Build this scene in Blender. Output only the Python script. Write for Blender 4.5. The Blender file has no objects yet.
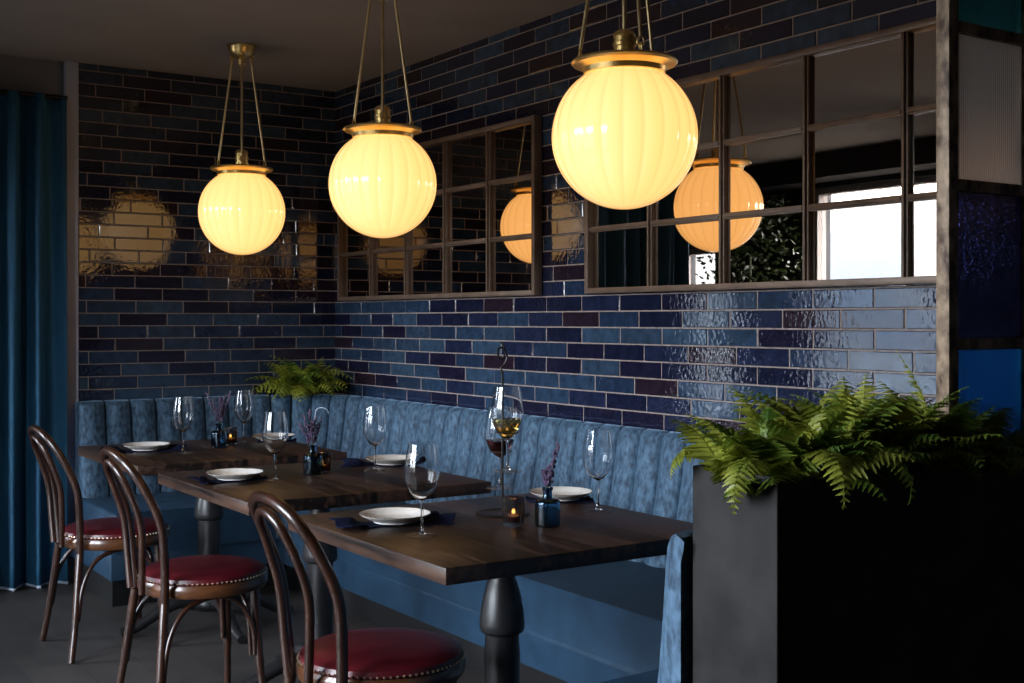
import bpy, bmesh, math, random
from mathutils import Vector, Matrix
PI = math.pi
sin, cos = math.sin, math.cos
C = bpy.context.scene.collection

# ------------------------------------------------------------------ frame of reference
# camera stands at the origin of x,y ; the tiled mirror wall is y = YW ; the far tiled wall is x = XL
FPX, CT, ST, HC, VH = 1222.0, 0.8320, 0.5548, 1.30, 320.0
YW, XL, ZC = 3.0, -6.30, 2.59

def at(u, v, z):
    """point at height z that the photograph shows at pixel (u, v)"""
    d = (HC - z) * FPX / (v - VH); t = (u - 512) / FPX
    return (-d * (CT - ST * t), d * (ST + CT * t))

def at_depth(u, d):
    t = (u - 512) / FPX
    return (-d * (CT - ST * t), d * (ST + CT * t))

# ------------------------------------------------------------------ materials
def new_mat(name):
    m = bpy.data.materials.new(name); m.use_nodes = True
    nt = m.node_tree
    return m, nt, nt.nodes['Principled BSDF']

def setp(b, **k):
    for key, val in k.items():
        b.inputs[key.replace('_', ' ')].default_value = val

def rgb(r, g, b): return (r, g, b, 1.0)

def plain(name, col, rough=0.5, metal=0.0, **k):
    m, nt, b = new_mat(name)
    setp(b, Base_Color=rgb(*col), Roughness=rough, Metallic=metal, **k)
    return m

def noisy(name, c1, c2, scale=8.0, rough=0.5, metal=0.0, detail=4.0, stretch=(1, 1, 1), bump=0.0, bscale=None,
          lo=0.35, hi=0.65, rvar=0.0, **k):
    """two colours mottled by noise in object space, with an optional fine bump"""
    m, nt, b = new_mat(name)
    N, L = nt.nodes, nt.links
    tc = N.new('ShaderNodeTexCoord'); mp = N.new('ShaderNodeMapping'); mp.inputs['Scale'].default_value = stretch
    L.new(tc.outputs['Object'], mp.inputs['Vector'])
    nz = N.new('ShaderNodeTexNoise'); nz.inputs['Scale'].default_value = scale; nz.inputs['Detail'].default_value = detail
    L.new(mp.outputs['Vector'], nz.inputs['Vector'])
    cr = N.new('ShaderNodeValToRGB'); e = cr.color_ramp.elements
    e[0].position, e[0].color = lo, rgb(*c1); e[1].position, e[1].color = hi, rgb(*c2)
    L.new(nz.outputs['Fac'], cr.inputs['Fac']); L.new(cr.outputs['Color'], b.inputs['Base Color'])
    setp(b, Roughness=rough, Metallic=metal, **k)
    if rvar:
        mr = N.new('ShaderNodeMapRange'); mr.inputs['To Min'].default_value = rough - rvar; mr.inputs['To Max'].default_value = rough + rvar
        L.new(nz.outputs['Fac'], mr.inputs['Value']); L.new(mr.outputs['Result'], b.inputs['Roughness'])
    if bump:
        n2 = N.new('ShaderNodeTexNoise'); n2.inputs['Scale'].default_value = bscale or scale * 4; n2.inputs['Detail'].default_value = 3
        L.new(mp.outputs['Vector'], n2.inputs['Vector'])
        bp = N.new('ShaderNodeBump'); bp.inputs['Strength'].default_value = bump; bp.inputs['Distance'].default_value = 0.004
        L.new(n2.outputs['Fac'], bp.inputs['Height']); L.new(bp.outputs['Normal'], b.inputs['Normal'])
    return m

def tile_mat():
    m, nt, b = new_mat('glazed_tile')
    N, L = nt.nodes, nt.links
    g = N.new('ShaderNodeNewGeometry')
    cr = N.new('ShaderNodeValToRGB'); cr.color_ramp.interpolation = 'CONSTANT'
    cols = [(0.00, (.0088, .0108, .029)), (0.17, (.021, .042, .080)), (0.32, (.0125, .0175, .045)), (0.46, (.030, .058, .100)),
            (0.54, (.019, .011, .019)), (0.63, (.0155, .029, .061)), (0.78, (.026, .046, .080)), (0.89, (.010, .009, .025))]
    el = cr.color_ramp.elements
    el[0].position, el[0].color = cols[0][0], rgb(*cols[0][1])
    el[1].position, el[1].color = cols[1][0], rgb(*cols[1][1])
    for p, c in cols[2:]:
        x = el.new(p); x.color = rgb(*c)
    L.new(g.outputs['Random Per Island'], cr.inputs['Fac'])
    tc = N.new('ShaderNodeTexCoord')
    n1 = N.new('ShaderNodeTexNoise'); n1.inputs['Scale'].default_value = 22; n1.inputs['Detail'].default_value = 5
    L.new(tc.outputs['Object'], n1.inputs['Vector'])
    r1 = N.new('ShaderNodeMapRange'); r1.inputs['From Min'].default_value = .3; r1.inputs['From Max'].default_value = .7
    r1.inputs['To Min'].default_value = .7; r1.inputs['To Max'].default_value = 1.35
    L.new(n1.outputs['Fac'], r1.inputs['Value'])
    mx = N.new('ShaderNodeMix'); mx.data_type = 'RGBA'; mx.blend_type = 'MULTIPLY'; mx.inputs['Factor'].default_value = 1
    L.new(cr.outputs['Color'], mx.inputs['A']); L.new(r1.outputs['Result'], mx.inputs['B'])
    L.new(mx.outputs['Result'], b.inputs['Base Color'])
    nb = N.new('ShaderNodeTexNoise'); nb.inputs['Scale'].default_value = 62; nb.inputs['Detail'].default_value = 1.5
    L.new(tc.outputs['Object'], nb.inputs['Vector'])
    nc = N.new('ShaderNodeTexNoise'); nc.inputs['Scale'].default_value = 9; nc.inputs['Detail'].default_value = 2
    L.new(tc.outputs['Object'], nc.inputs['Vector'])
    ad = N.new('ShaderNodeMath'); ad.operation = 'MULTIPLY_ADD'; ad.inputs[1].default_value = .6
    L.new(nc.outputs['Fac'], ad.inputs[0]); L.new(nb.outputs['Fac'], ad.inputs[2])
    bp = N.new('ShaderNodeBump'); bp.inputs['Strength'].default_value = .32; bp.inputs['Distance'].default_value = .0017
    L.new(ad.outputs['Value'], bp.inputs['Height']); L.new(bp.outputs['Normal'], b.inputs['Normal'])
    setp(b, Roughness=.06, IOR=1.8)
    return m

def velvet_mat(name, c1, c2, sheen=.6, tint=(.45, .7, 1.0), scale=62, stretch=(1, 1, .5)):
    m = noisy(name, c1, c2, scale=scale, rough=.75, detail=6, stretch=stretch, lo=.34, hi=.67, bump=.25, bscale=140)
    b = m.node_tree.nodes['Principled BSDF']
    setp(b, Sheen_Weight=sheen, Sheen_Roughness=.35, Sheen_Tint=rgb(*tint))
    return m

def wood_mat():
    m, nt, b = new_mat('dark_table_wood')
    N, L = nt.nodes, nt.links
    tc = N.new('ShaderNodeTexCoord')
    sp = N.new('ShaderNodeSeparateXYZ'); L.new(tc.outputs['Object'], sp.inputs[0])
    k = N.new('ShaderNodeMath'); k.operation = 'MULTIPLY'; k.inputs[1].default_value = 1 / .108; L.new(sp.outputs['Y'], k.inputs[0])
    fl = N.new('ShaderNodeMath'); fl.operation = 'FLOOR'; L.new(k.outputs[0], fl.inputs[0])
    wn = N.new('ShaderNodeTexWhiteNoise'); wn.noise_dimensions = '1D'; L.new(fl.outputs[0], wn.inputs['W'])
    mp = N.new('ShaderNodeMapping'); mp.inputs['Scale'].default_value = (3, 40, 40); L.new(tc.outputs['Object'], mp.inputs['Vector'])
    nz = N.new('ShaderNodeTexNoise'); nz.inputs['Scale'].default_value = 1.0; nz.inputs['Detail'].default_value = 6; nz.inputs['Distortion'].default_value = .6
    L.new(mp.outputs['Vector'], nz.inputs['Vector'])
    ad = N.new('ShaderNodeMath'); ad.operation = 'MULTIPLY_ADD'; ad.inputs[1].default_value = .42
    L.new(wn.outputs['Value'], ad.inputs[0]); L.new(nz.outputs['Fac'], ad.inputs[2])
    cr = N.new('ShaderNodeValToRGB'); e = cr.color_ramp.elements
    e[0].position, e[0].color = .50, rgb(.0050, .0030, .0026); e[1].position, e[1].color = .96, rgb(.085, .043, .028)
    L.new(ad.outputs['Value'], cr.inputs['Fac']); L.new(cr.outputs['Color'], b.inputs['Base Color'])
    bp = N.new('ShaderNodeBump'); bp.inputs['Strength'].default_value = .12; bp.inputs['Distance'].default_value = .002
    L.new(nz.outputs['Fac'], bp.inputs['Height']); L.new(bp.outputs['Normal'], b.inputs['Normal'])
    setp(b, Roughness=.36)
    return m

def floor_mat():
    m, nt, b = new_mat('dark_floor')
    N, L = nt.nodes, nt.links
    tc = N.new('ShaderNodeTexCoord')
    br = N.new('ShaderNodeTexBrick'); br.inputs['Scale'].default_value = 1.0
    br.inputs['Color1'].default_value = rgb(.024, .0215, .0205); br.inputs['Color2'].default_value = rgb(.038, .033, .031)
    br.inputs['Mortar'].default_value = rgb(.020, .018, .0175); br.inputs['Mortar Size'].default_value = .003
    br.inputs['Brick Width'].default_value = 1.2; br.inputs['Row Height'].default_value = .2
    L.new(tc.outputs['Object'], br.inputs['Vector'])
    nz = N.new('ShaderNodeTexNoise'); nz.inputs['Scale'].default_value = 7; nz.inputs['Detail'].default_value = 6
    L.new(tc.outputs['Object'], nz.inputs['Vector'])
    mr = N.new('ShaderNodeMapRange'); mr.inputs['To Min'].default_value = .55; mr.inputs['To Max'].default_value = 1.5
    L.new(nz.outputs['Fac'], mr.inputs['Value'])
    mx = N.new('ShaderNodeMix'); mx.data_type = 'RGBA'; mx.blend_type = 'MULTIPLY'; mx.inputs['Factor'].default_value = 1
    L.new(br.outputs['Color'], mx.inputs['A']); L.new(mr.outputs['Result'], mx.inputs['B']); L.new(mx.outputs['Result'], b.inputs['Base Color'])
    setp(b, Roughness=.55)
    return m

def glass_mat(name, col=(1, 1, 1), rough=0.0, ior=1.47, bump=0, bscale=60, wave=False):
    m, nt, b = new_mat(name)
    setp(b, Base_Color=rgb(*col), Roughness=rough, IOR=ior, Transmission_Weight=1.0)
    if bump:
        N, L = nt.nodes, nt.links
        tc = N.new('ShaderNodeTexCoord')
        if wave:
            t = N.new('ShaderNodeTexWave'); t.wave_type = 'BANDS'; t.bands_direction = 'Y'; t.inputs['Scale'].default_value = bscale
            out = t.outputs['Fac']
        else:
            t = N.new('ShaderNodeTexNoise'); t.inputs['Scale'].default_value = bscale; t.inputs['Detail'].default_value = 1
            out = t.outputs['Fac']
        L.new(tc.outputs['Object'], t.inputs['Vector'])
        bp = N.new('ShaderNodeBump'); bp.inputs['Strength'].default_value = bump; bp.inputs['Distance'].default_value = .003
        L.new(out, bp.inputs['Height']); L.new(bp.outputs['Normal'], b.inputs['Normal'])
    return m

def pane_mat(name):
    """clear window glass: lets daylight straight through, reflects a little"""
    m = bpy.data.materials.new(name); m.use_nodes = True
    nt = m.node_tree; N, L = nt.nodes, nt.links
    N.remove(N['Principled BSDF'])
    t = N.new('ShaderNodeBsdfTransparent'); t.inputs['Color'].default_value = rgb(.97, .98, 1)
    g = N.new('ShaderNodeBsdfGlossy'); g.inputs['Roughness'].default_value = .02
    mx = N.new('ShaderNodeMixShader'); mx.inputs['Fac'].default_value = .06
    L.new(t.outputs[0], mx.inputs[1]); L.new(g.outputs[0], mx.inputs[2]); L.new(mx.outputs[0], N['Material Output'].inputs['Surface'])
    return m

def emit_mat(name, col, strength, base=(.8, .7, .5), rough=.15):
    m, nt, b = new_mat(name)
    setp(b, Base_Color=rgb(*base), Roughness=rough, Emission_Color=rgb(*col), Emission_Strength=strength)
    return m

M = {}
M['tile'] = tile_mat()
M['grout'] = noisy('grout', (.24, .19, .165), (.33, .27, .24), scale=40, rough=.9)
M['velvet'] = velvet_mat('crushed_blue_velvet', (.011, .034, .066), (.076, .152, .240))
M['bench'] = noisy('blue_bench_upholstery', (.007, .026, .052), (.011, .038, .074), scale=14, rough=.5, bump=.1, bscale=160)
M['black_kick'] = plain('black_kick_paint', (.003, .003, .0035), .5)
M['wood'] = wood_mat()
M['iron'] = noisy('black_cast_iron', (.008, .008, .009), (.013, .012, .013), scale=30, rough=.38, bump=.1)
M['bentwood'] = noisy('dark_bentwood', (.015, .0046, .0021), (.036, .0108, .0045), scale=5, rough=.34, stretch=(9, 9, 1.2), Coat_Weight=.5, Coat_Roughness=.12)
M['rimwood'] = noisy('seat_rim_wood', (.060, .020, .007), (.10, .036, .012), scale=6, rough=.3, stretch=(3, 3, 12), Coat_Weight=.4)
M['leather'] = noisy('oxblood_leather', (.050, .003, .006), (.082, .005, .009), scale=9, rough=.36, bump=.12, bscale=220)
M['nail'] = plain('brass_nailhead', (.75, .60, .42), .3, 1.0)
M['brass'] = noisy('aged_brass', (.80, .56, .20), (.95, .70, .30), scale=20, rough=.33, metal=1.0)
M['rod'] = noisy('rod_brass', (.72, .56, .30), (.85, .66, .36), scale=20, rough=.35, metal=1.0)
M['globe'] = emit_mat('lit_opal_glass', (1.0, .57, .22), 1.5, base=(.55, .5, .4))
def rib_shading(m, n, strength):
    # flutes of the blown glass: rib shading put into the emission along every crease
    nt = m.node_tree; N, L = nt.nodes, nt.links
    tc = N.new('ShaderNodeTexCoord'); sp = N.new('ShaderNodeSeparateXYZ'); L.new(tc.outputs['Object'], sp.inputs[0])
    at_ = N.new('ShaderNodeMath'); at_.operation = 'ARCTAN2'; L.new(sp.outputs['Y'], at_.inputs[0]); L.new(sp.outputs['X'], at_.inputs[1])
    mu = N.new('ShaderNodeMath'); mu.operation = 'MULTIPLY'; mu.inputs[1].default_value = n / 2; L.new(at_.outputs[0], mu.inputs[0])
    si = N.new('ShaderNodeMath'); si.operation = 'SINE'; L.new(mu.outputs[0], si.inputs[0])
    ab = N.new('ShaderNodeMath'); ab.operation = 'ABSOLUTE'; L.new(si.outputs[0], ab.inputs[0])
    mr = N.new('ShaderNodeMapRange'); mr.inputs['From Max'].default_value = .42; mr.inputs['To Min'].default_value = strength * .87; mr.inputs['To Max'].default_value = strength
    L.new(ab.outputs[0], mr.inputs['Value']); L.new(mr.outputs[0], N['Principled BSDF'].inputs['Emission Strength'])
rib_shading(M['globe'], 22, 1.6)
setp(M['globe'].node_tree.nodes['Principled BSDF'], Coat_Weight=1.0, Coat_Roughness=.04, Coat_IOR=1.5, Coat_Tint=rgb(1.0, .95, .80))
M['mirror'] = plain('smoked_mirror', (.60, .50, .42), .012, 1.0)
M['bronze'] = noisy('bronze_frame', (.125, .085, .060), (.175, .122, .088), scale=12, rough=.42, metal=.2)
M['ceil'] = noisy('ceiling_paint', (.36, .325, .30), (.39, .355, .325), scale=3, rough=.9)
M['darkwall'] = noisy('dark_wall_paint', (.020, .022, .028), (.026, .028, .034), scale=3, rough=.8)
M['header'] = noisy('header_paint', (.17, .18, .21), (.20, .21, .24), scale=3, rough=.8)
M['jamb'] = noisy('grey_jamb_paint', (.40, .44, .56), (.46, .50, .62), scale=6, rough=.6)
M['curtain'] = velvet_mat('teal_velvet', (.010, .078, .160), (.020, .125, .235), sheen=.5, tint=(.2, .6, .9), scale=12, stretch=(1, 1, .2))
M['braid'] = noisy('pale_braid', (.35, .42, .55), (.70, .78, .9), scale=60, rough=.8)
M['steel'] = noisy('blackened_steel', (.006, .0055, .0055), (.030, .0275, .026), scale=8, rough=.6, metal=.2, Specular_IOR_Level=.3, detail=9, bump=.08, rvar=.12, lo=.36, hi=.70)
M['rusty'] = noisy('rusted_steel', (.08, .042, .022), (.46, .33, .22), scale=38, rough=.5, metal=.15, detail=6, stretch=(1, 1, .6), bump=.4)
M['soil'] = noisy('soil', (.010, .007, .005), (.022, .016, .011), scale=60, rough=.95, bump=.6)
M['porcelain'] = noisy('cream_glaze', (.80, .77, .72), (.86, .83, .78), scale=30, rough=.25)
M['porcelain_rim'] = plain('brown_rim_glaze', (.10, .055, .03), .3)
M['napkin'] = noisy('navy_linen', (.004, .006, .020), (.008, .011, .032), scale=60, rough=.95, bump=.3, bscale=300, Specular_IOR_Level=.08)
M['glass'] = glass_mat('clear_glass')
M['thin_glass'] = pane_mat('thin_clear_glass'); M['thin_glass'].node_tree.nodes['Mix Shader'].inputs['Fac'].default_value = .22
M['thin_glass'].node_tree.nodes['Glossy BSDF'].inputs['Roughness'].default_value = .32
M['blueglass'] = glass_mat('blue_glass', (.16, .34, .52), .02)
M['smoke'] = glass_mat('smoked_glass', (.30, .30, .32), .06)
M['white_wine'] = glass_mat('white_wine', (.93, .80, .30), 0, 1.34)
M['red_wine'] = glass_mat('red_wine', (.10, .008, .012), 0, 1.34)
M['wax'] = plain('candle_wax', (.75, .62, .45), .5, Subsurface_Weight=.2)
M['flame'] = emit_mat('candle_flame', (1.0, .42, .09), 9.0)
M['darkmetal'] = plain('dark_metal', (.03, .028, .026), .35, .9)
M['stem'] = noisy('dry_stem', (.05, .07, .03), (.09, .10, .05), scale=30, rough=.8)
M['bud'] = noisy('lavender_bud', (.08, .05, .11), (.17, .11, .20), scale=90, rough=.8)
def opal(m, col, fac):
    nt = m.node_tree; N, L = nt.nodes, nt.links
    tr = N.new('ShaderNodeBsdfTranslucent'); tr.inputs['Color'].default_value = rgb(*col)
    mx = N.new('ShaderNodeMixShader'); mx.inputs['Fac'].default_value = fac
    L.new(N['Principled BSDF'].outputs[0], mx.inputs[1]); L.new(tr.outputs[0], mx.inputs[2]); L.new(mx.outputs[0], N['Material Output'].inputs['Surface'])
M['window_glass'] = pane_mat('window_glass')
M['window_paint'] = plain('window_frame_paint', (.30, .27, .26), .5)
M['azure'] = glass_mat('azure_hammered_glass', (.010, .15, .44), .25, bump=.6, bscale=55)
M['navyglass'] = glass_mat('navy_hammered_glass', (.006, .008, .036), .12, bump=.7, bscale=55)
M['ribbed'] = glass_mat('ribbed_clear_glass', (.80, .80, .80), .16, bump=.5, bscale=45, wave=True)
setp(M['ribbed'].node_tree.nodes['Principled BSDF'], Transmission_Weight=.72)
M['tealglass'] = glass_mat('teal_hammered_glass', (.05, .32, .42), .2, bump=.6, bscale=55)

opal(M['azure'], (.02, .22, .60), .25); opal(M['ribbed'], (.8, .8, .8), .30); opal(M['tealglass'], (.05, .30, .38), .2)

def fern_mat(name, c1, c2):
    m = noisy(name, c1, c2, scale=16, rough=.45, detail=3)
    setp(m.node_tree.nodes['Principled BSDF'], Subsurface_Weight=0.0)
    nt = m.node_tree; N, L = nt.nodes, nt.links
    b = N['Principled BSDF']; out = N['Material Output']
    tr = N.new('ShaderNodeBsdfTranslucent'); mx = N.new('ShaderNodeMixShader'); mx.inputs['Fac'].default_value = .3
    L.new(N['Color Ramp'].outputs['Color'], tr.inputs['Color'])
    L.new(b.outputs[0], mx.inputs[1]); L.new(tr.outputs[0], mx.inputs[2]); L.new(mx.outputs[0], out.inputs['Surface'])
    return m
M['fern'] = fern_mat('fern_green', (.065, .14, .018), (.25, .34, .042))
M['fern_yellow'] = fern_mat('fern_yellow_green', (.15, .19, .02), (.44, .46, .06))
M['fern_dark'] = fern_mat('dark_foliage', (.01, .02, .006), (.03, .05, .012))

# ------------------------------------------------------------------ mesh helpers
def obj(name, bm, mats, parent=None, smooth=True, angle=40):
    me = bpy.data.meshes.new(name)
    bmesh.ops.recalc_face_normals(bm, faces=bm.faces)
    bm.to_mesh(me); bm.free()
    if not isinstance(mats, (list, tuple)): mats = [mats]
    for m in mats: me.materials.append(m)
    if smooth:
        for p in me.polygons: p.use_smooth = True
        me.set_sharp_from_angle(angle=math.radians(angle))
    o = bpy.data.objects.new(name, me); C.objects.link(o)
    if parent: o.parent = parent
    return o

def tag(o, label=None, cat=None, group=None, kind=None):
    if label: o['label'] = label
    if cat: o['category'] = cat
    if group: o['group'] = group
    if kind: o['kind'] = kind
    return o

def thing(name, loc, label, cat, group=None, rz=0):
    o = bpy.data.objects.new(name, None); C.objects.link(o)
    o.empty_display_size = .05
    o.location = loc; o.rotation_euler = (0, 0, rz)
    return tag(o, label, cat, group)

def dup(root, loc, rz, label):
    r = root.copy(); C.objects.link(r); r.location = loc; r.rotation_euler = (0, 0, rz); r['label'] = label
    for ch in list(root.children):
        c = ch.copy(); C.objects.link(c); c.parent = r
        for g in list(ch.children):
            e = g.copy(); C.objects.link(e); e.parent = c
    return r

def struct(name, bm, mats, smooth=False, **k):
    return tag(obj(name, bm, mats, smooth=smooth, **k), kind='structure')

def add_box(bm, x0, x1, y0, y1, z0, z1, bev=0.0, mi=0, seg=2):
    vs = [bm.verts.new(p) for p in ((x0, y0, z0), (x1, y0, z0), (x1, y1, z0), (x0, y1, z0), (x0, y0, z1), (x1, y0, z1), (x1, y1, z1), (x0, y1, z1))]
    fs = [bm.faces.new([vs[i] for i in q]) for q in ((3, 2, 1, 0), (4, 5, 6, 7), (0, 1, 5, 4), (1, 2, 6, 5), (2, 3, 7, 6), (3, 0, 4, 7))]
    for f in fs: f.material_index = mi
    if bev:
        es = list({e for f in fs for e in f.edges})
        r = bmesh.ops.bevel(bm, geom=es, offset=bev, segments=seg, affect='EDGES', profile=.5)
        for f in r['faces']: f.material_index = mi
    return vs

def box(*a, **k):
    bm = bmesh.new(); add_box(bm, *a, **k); return bm

def add_prism(bm, pts, z0, z1, bev=0.0, mi=0, seg=2):
    lo = [bm.verts.new((x, y, z0)) for x, y in pts]; hi = [bm.verts.new((x, y, z1)) for x, y in pts]
    n = len(pts)
    fs = [bm.faces.new(lo[::-1]), bm.faces.new(hi)]
    for i in range(n): fs.append(bm.faces.new((lo[i], lo[(i + 1) % n], hi[(i + 1) % n], hi[i])))
    for f in fs: f.material_index = mi
    if bev:
        es = list({e for f in fs for e in f.edges})
        bmesh.ops.bevel(bm, geom=es, offset=bev, segments=seg, affect='EDGES', profile=.5)

def add_lathe(bm, prof, seg=32, cx=0, cy=0, cz=0, mi=0, rmod=None, cap=False):
    """spin (r, z) pairs about the z axis; r = 0 makes a pole"""
    rings = []
    for r, z in prof:
        if r < 1e-6: rings.append([bm.verts.new((cx, cy, cz + z))])
        else:
            rings.append([bm.verts.new((cx + r * (rmod(a, z) if rmod else 1) * cos(a), cy + r * (rmod(a, z) if rmod else 1) * sin(a), cz + z))
                          for a in (2 * PI * k / seg for k in range(seg))])
    for A, B in zip(rings, rings[1:]):
        for k in range(seg):
            a, b = (k, (k + 1) % seg)
            if len(A) == 1 and len(B) == 1: continue
            if len(A) == 1: f = bm.faces.new((A[0], B[b], B[a]))
            elif len(B) == 1: f = bm.faces.new((A[a], A[b], B[0]))
            else: f = bm.faces.new((A[a], A[b], B[b], B[a]))
            f.material_index = mi
    if cap:
        for R in (rings[0], rings[-1]):
            if len(R) > 2: bm.faces.new(R).material_index = mi
    return rings

def lathe(prof, **k):
    bm = bmesh.new(); add_lathe(bm, prof, **k); return bm

def add_tube(bm, pts, rad, seg=10, mi=0, closed=False, caps=True):
    """round tube along a polyline; rad is a number or a list"""
    P = [Vector(p) for p in pts]; n = len(P)
    R = rad if isinstance(rad, (list, tuple)) else [rad] * n
    T = []
    for i in range(n):
        a = P[(i - 1) % n] if (closed or i > 0) else P[0]
        b = P[(i + 1) % n] if (closed or i < n - 1) else P[-1]
        T.append((b - a).normalized())
    up = Vector((0, 0, 1)) if abs(T[0].z) < .9 else Vector((1, 0, 0))
    nrm = T[0].cross(up).normalized()
    rings = []
    for i in range(n):
        if i: 
            ax = T[i - 1].cross(T[i])
            if ax.length > 1e-7:
                nrm = Matrix.Rotation(T[i - 1].angle(T[i]), 3, ax.normalized()) @ nrm
        nrm = (nrm - T[i] * nrm.dot(T[i])).normalized()
        bn = T[i].cross(nrm)
        rings.append([bm.verts.new(P[i] + (nrm * cos(a) + bn * sin(a)) * R[i]) for a in (2 * PI * k / seg for k in range(seg))])
    m = n if closed else n - 1
    for i in range(m):
        A, B = rings[i], rings[(i + 1) % n]
        for k in range(seg):
            f = bm.faces.new((A[k], A[(k + 1) % seg], B[(k + 1) % seg], B[k])); f.material_index = mi
    if caps and not closed:
        bm.faces.new(rings[0]).material_index = mi; bm.faces.new(rings[-1]).material_index = mi

def tube(*a, **k):
    bm = bmesh.new(); add_tube(bm, *a, **k); return bm

def spline(ctrl, n=8):
    """Catmull-Rom through the control points"""
    P = [Vector(p) for p in ctrl]; P = [2 * P[0] - P[1]] + P + [2 * P[-1] - P[-2]]
    out = []
    for i in range(1, len(P) - 2):
        a, b, c, d = P[i - 1:i + 3]
        for k in range(n):
            t = k / n
            out.append(.5 * (2 * b + (c - a) * t + (2 * a - 5 * b + 4 * c - d) * t * t + (3 * b - a - 3 * c + d) * t ** 3))
    out.append(P[-2]); return out

def add_ball(bm, c, r, sz=1.0, u=8, v=6, mi=0):
    add_lathe(bm, [(r * sin(PI * i / v), -r * sz * cos(PI * i / v)) if 0 < i < v else (0, -r * sz if i == 0 else r * sz) for i in range(v + 1)],
              seg=u, cx=c[0], cy=c[1], cz=c[2], mi=mi)

# ------------------------------------------------------------------ room shell
ROWH, ROWZ, TL = .0642, 1.3346, .248

def tiled_wall(name, along, a0, a1, place, seed):
    """glazed brick tiles, each its own pillow-edged face, over a grout bed. place(a, out, z) -> point"""
    rnd = random.Random(seed)
    bm = bmesh.new()
    q = [bm.verts.new(place(a, 0, z)) for a, z in ((a0, 0), (a1, 0), (a1, ZC), (a0, ZC))]
    bm.faces.new(q).material_index = 1
    q2 = [bm.verts.new(place(a, -.12, z)) for a, z in ((a0, 0), (a1, 0), (a1, ZC), (a0, ZC))]
    bm.faces.new(q2[::-1]).material_index = 1
    for i in range(4):
        bm.faces.new((q[i], q2[i], q2[(i + 1) % 4], q[(i + 1) % 4])).material_index = 1
    k0 = int(math.floor((0 - ROWZ) / ROWH)); k1 = int(math.ceil((ZC - ROWZ) / ROWH))
    off = rnd.random() * TL
    for k in range(k0, k1):
        z0, z1 = max(.001, ROWZ + k * ROWH + .0025), min(ZC - .001, ROWZ + (k + 1) * ROWH - .0025)
        if z1 - z0 < .01: continue
        off = (off + TL * rnd.uniform(.28, .72)) % TL
        a = a0 - off
        while a < a1:
            s, e = max(a0 + .001, a + .0025), min(a1 - .001, a + TL - .0025)
            a += TL
            if e - s < .012: continue
            b = .0026
            tx, tz = rnd.gauss(0, .004), rnd.gauss(0, .006)
            lift = .0028 + rnd.uniform(-.0006, .0006)
            ca, cz = (s + e) / 2, (z0 + z1) / 2
            o = [bm.verts.new(place(A, .0002, Z)) for A, Z in ((s, z0), (e, z0), (e, z1), (s, z1))]
            i_ = [bm.verts.new(place(A, lift + (A - ca) * tx + (Z - cz) * tz, Z)) for A, Z in ((s + b, z0 + b), (e - b, z0 + b), (e - b, z1 - b), (s + b, z1 - b))]
            bm.faces.new(i_)
            for j in range(4): bm.faces.new((o[j], o[(j + 1) % 4], i_[(j + 1) % 4], i_[j]))
    return struct(name, bm, [M['tile'], M['grout']])

tiled_wall('wall_right', 'x', XL, -.9, lambda a, o, z: (a, YW - o, z), 3)
tiled_wall('wall_left', 'y', 1.59, YW, lambda a, o, z: (XL + o, a, z), 5)

XE, XR, YF = -9.2, 2.4, -1.6          # far end, room end behind the camera, window wall
struct('floor', box(XE, XR, YF, YW + .12, -.1, 0), M['floor'] if 'floor' in M else floor_mat())
struct('ceiling', box(XE - .1, XR + .1, YF - .1, YW + .22, ZC, ZC + .1), M['ceil'])
bm = box(XE - .1, XE, YF, YW + .12, 0, ZC)
struct('wall_far', bm, M['darkwall'])
struct('wall_back', box(XR, XR + .1, YF, YW + .12, 0, ZC), noisy('cream_bounce_paint', (.34, .30, .26), (.38, .34, .30), scale=3, rough=.9))  # unseen wall, made pale to bounce light onto the screen rails
bm = box(-.9, XR, YW, YW + .12, 0, ZC); struct('wall_right_plain', bm, M['darkwall'])
bm = box(XE, XL - .12, YW, YW + .12, 0, ZC); struct('wall_vestibule', bm, M['darkwall'])
# curtain opening in the far tiled wall: header above, grey jamb at the side
struct('wall_header', box(XL - .12, XL - .03, .30, 1.525, 2.40, ZC), M['header'])
struct('trim_1', box(XL - .12, XL + .012, 1.525, 1.588, 0, ZC, bev=.004), M['jamb'])

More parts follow.
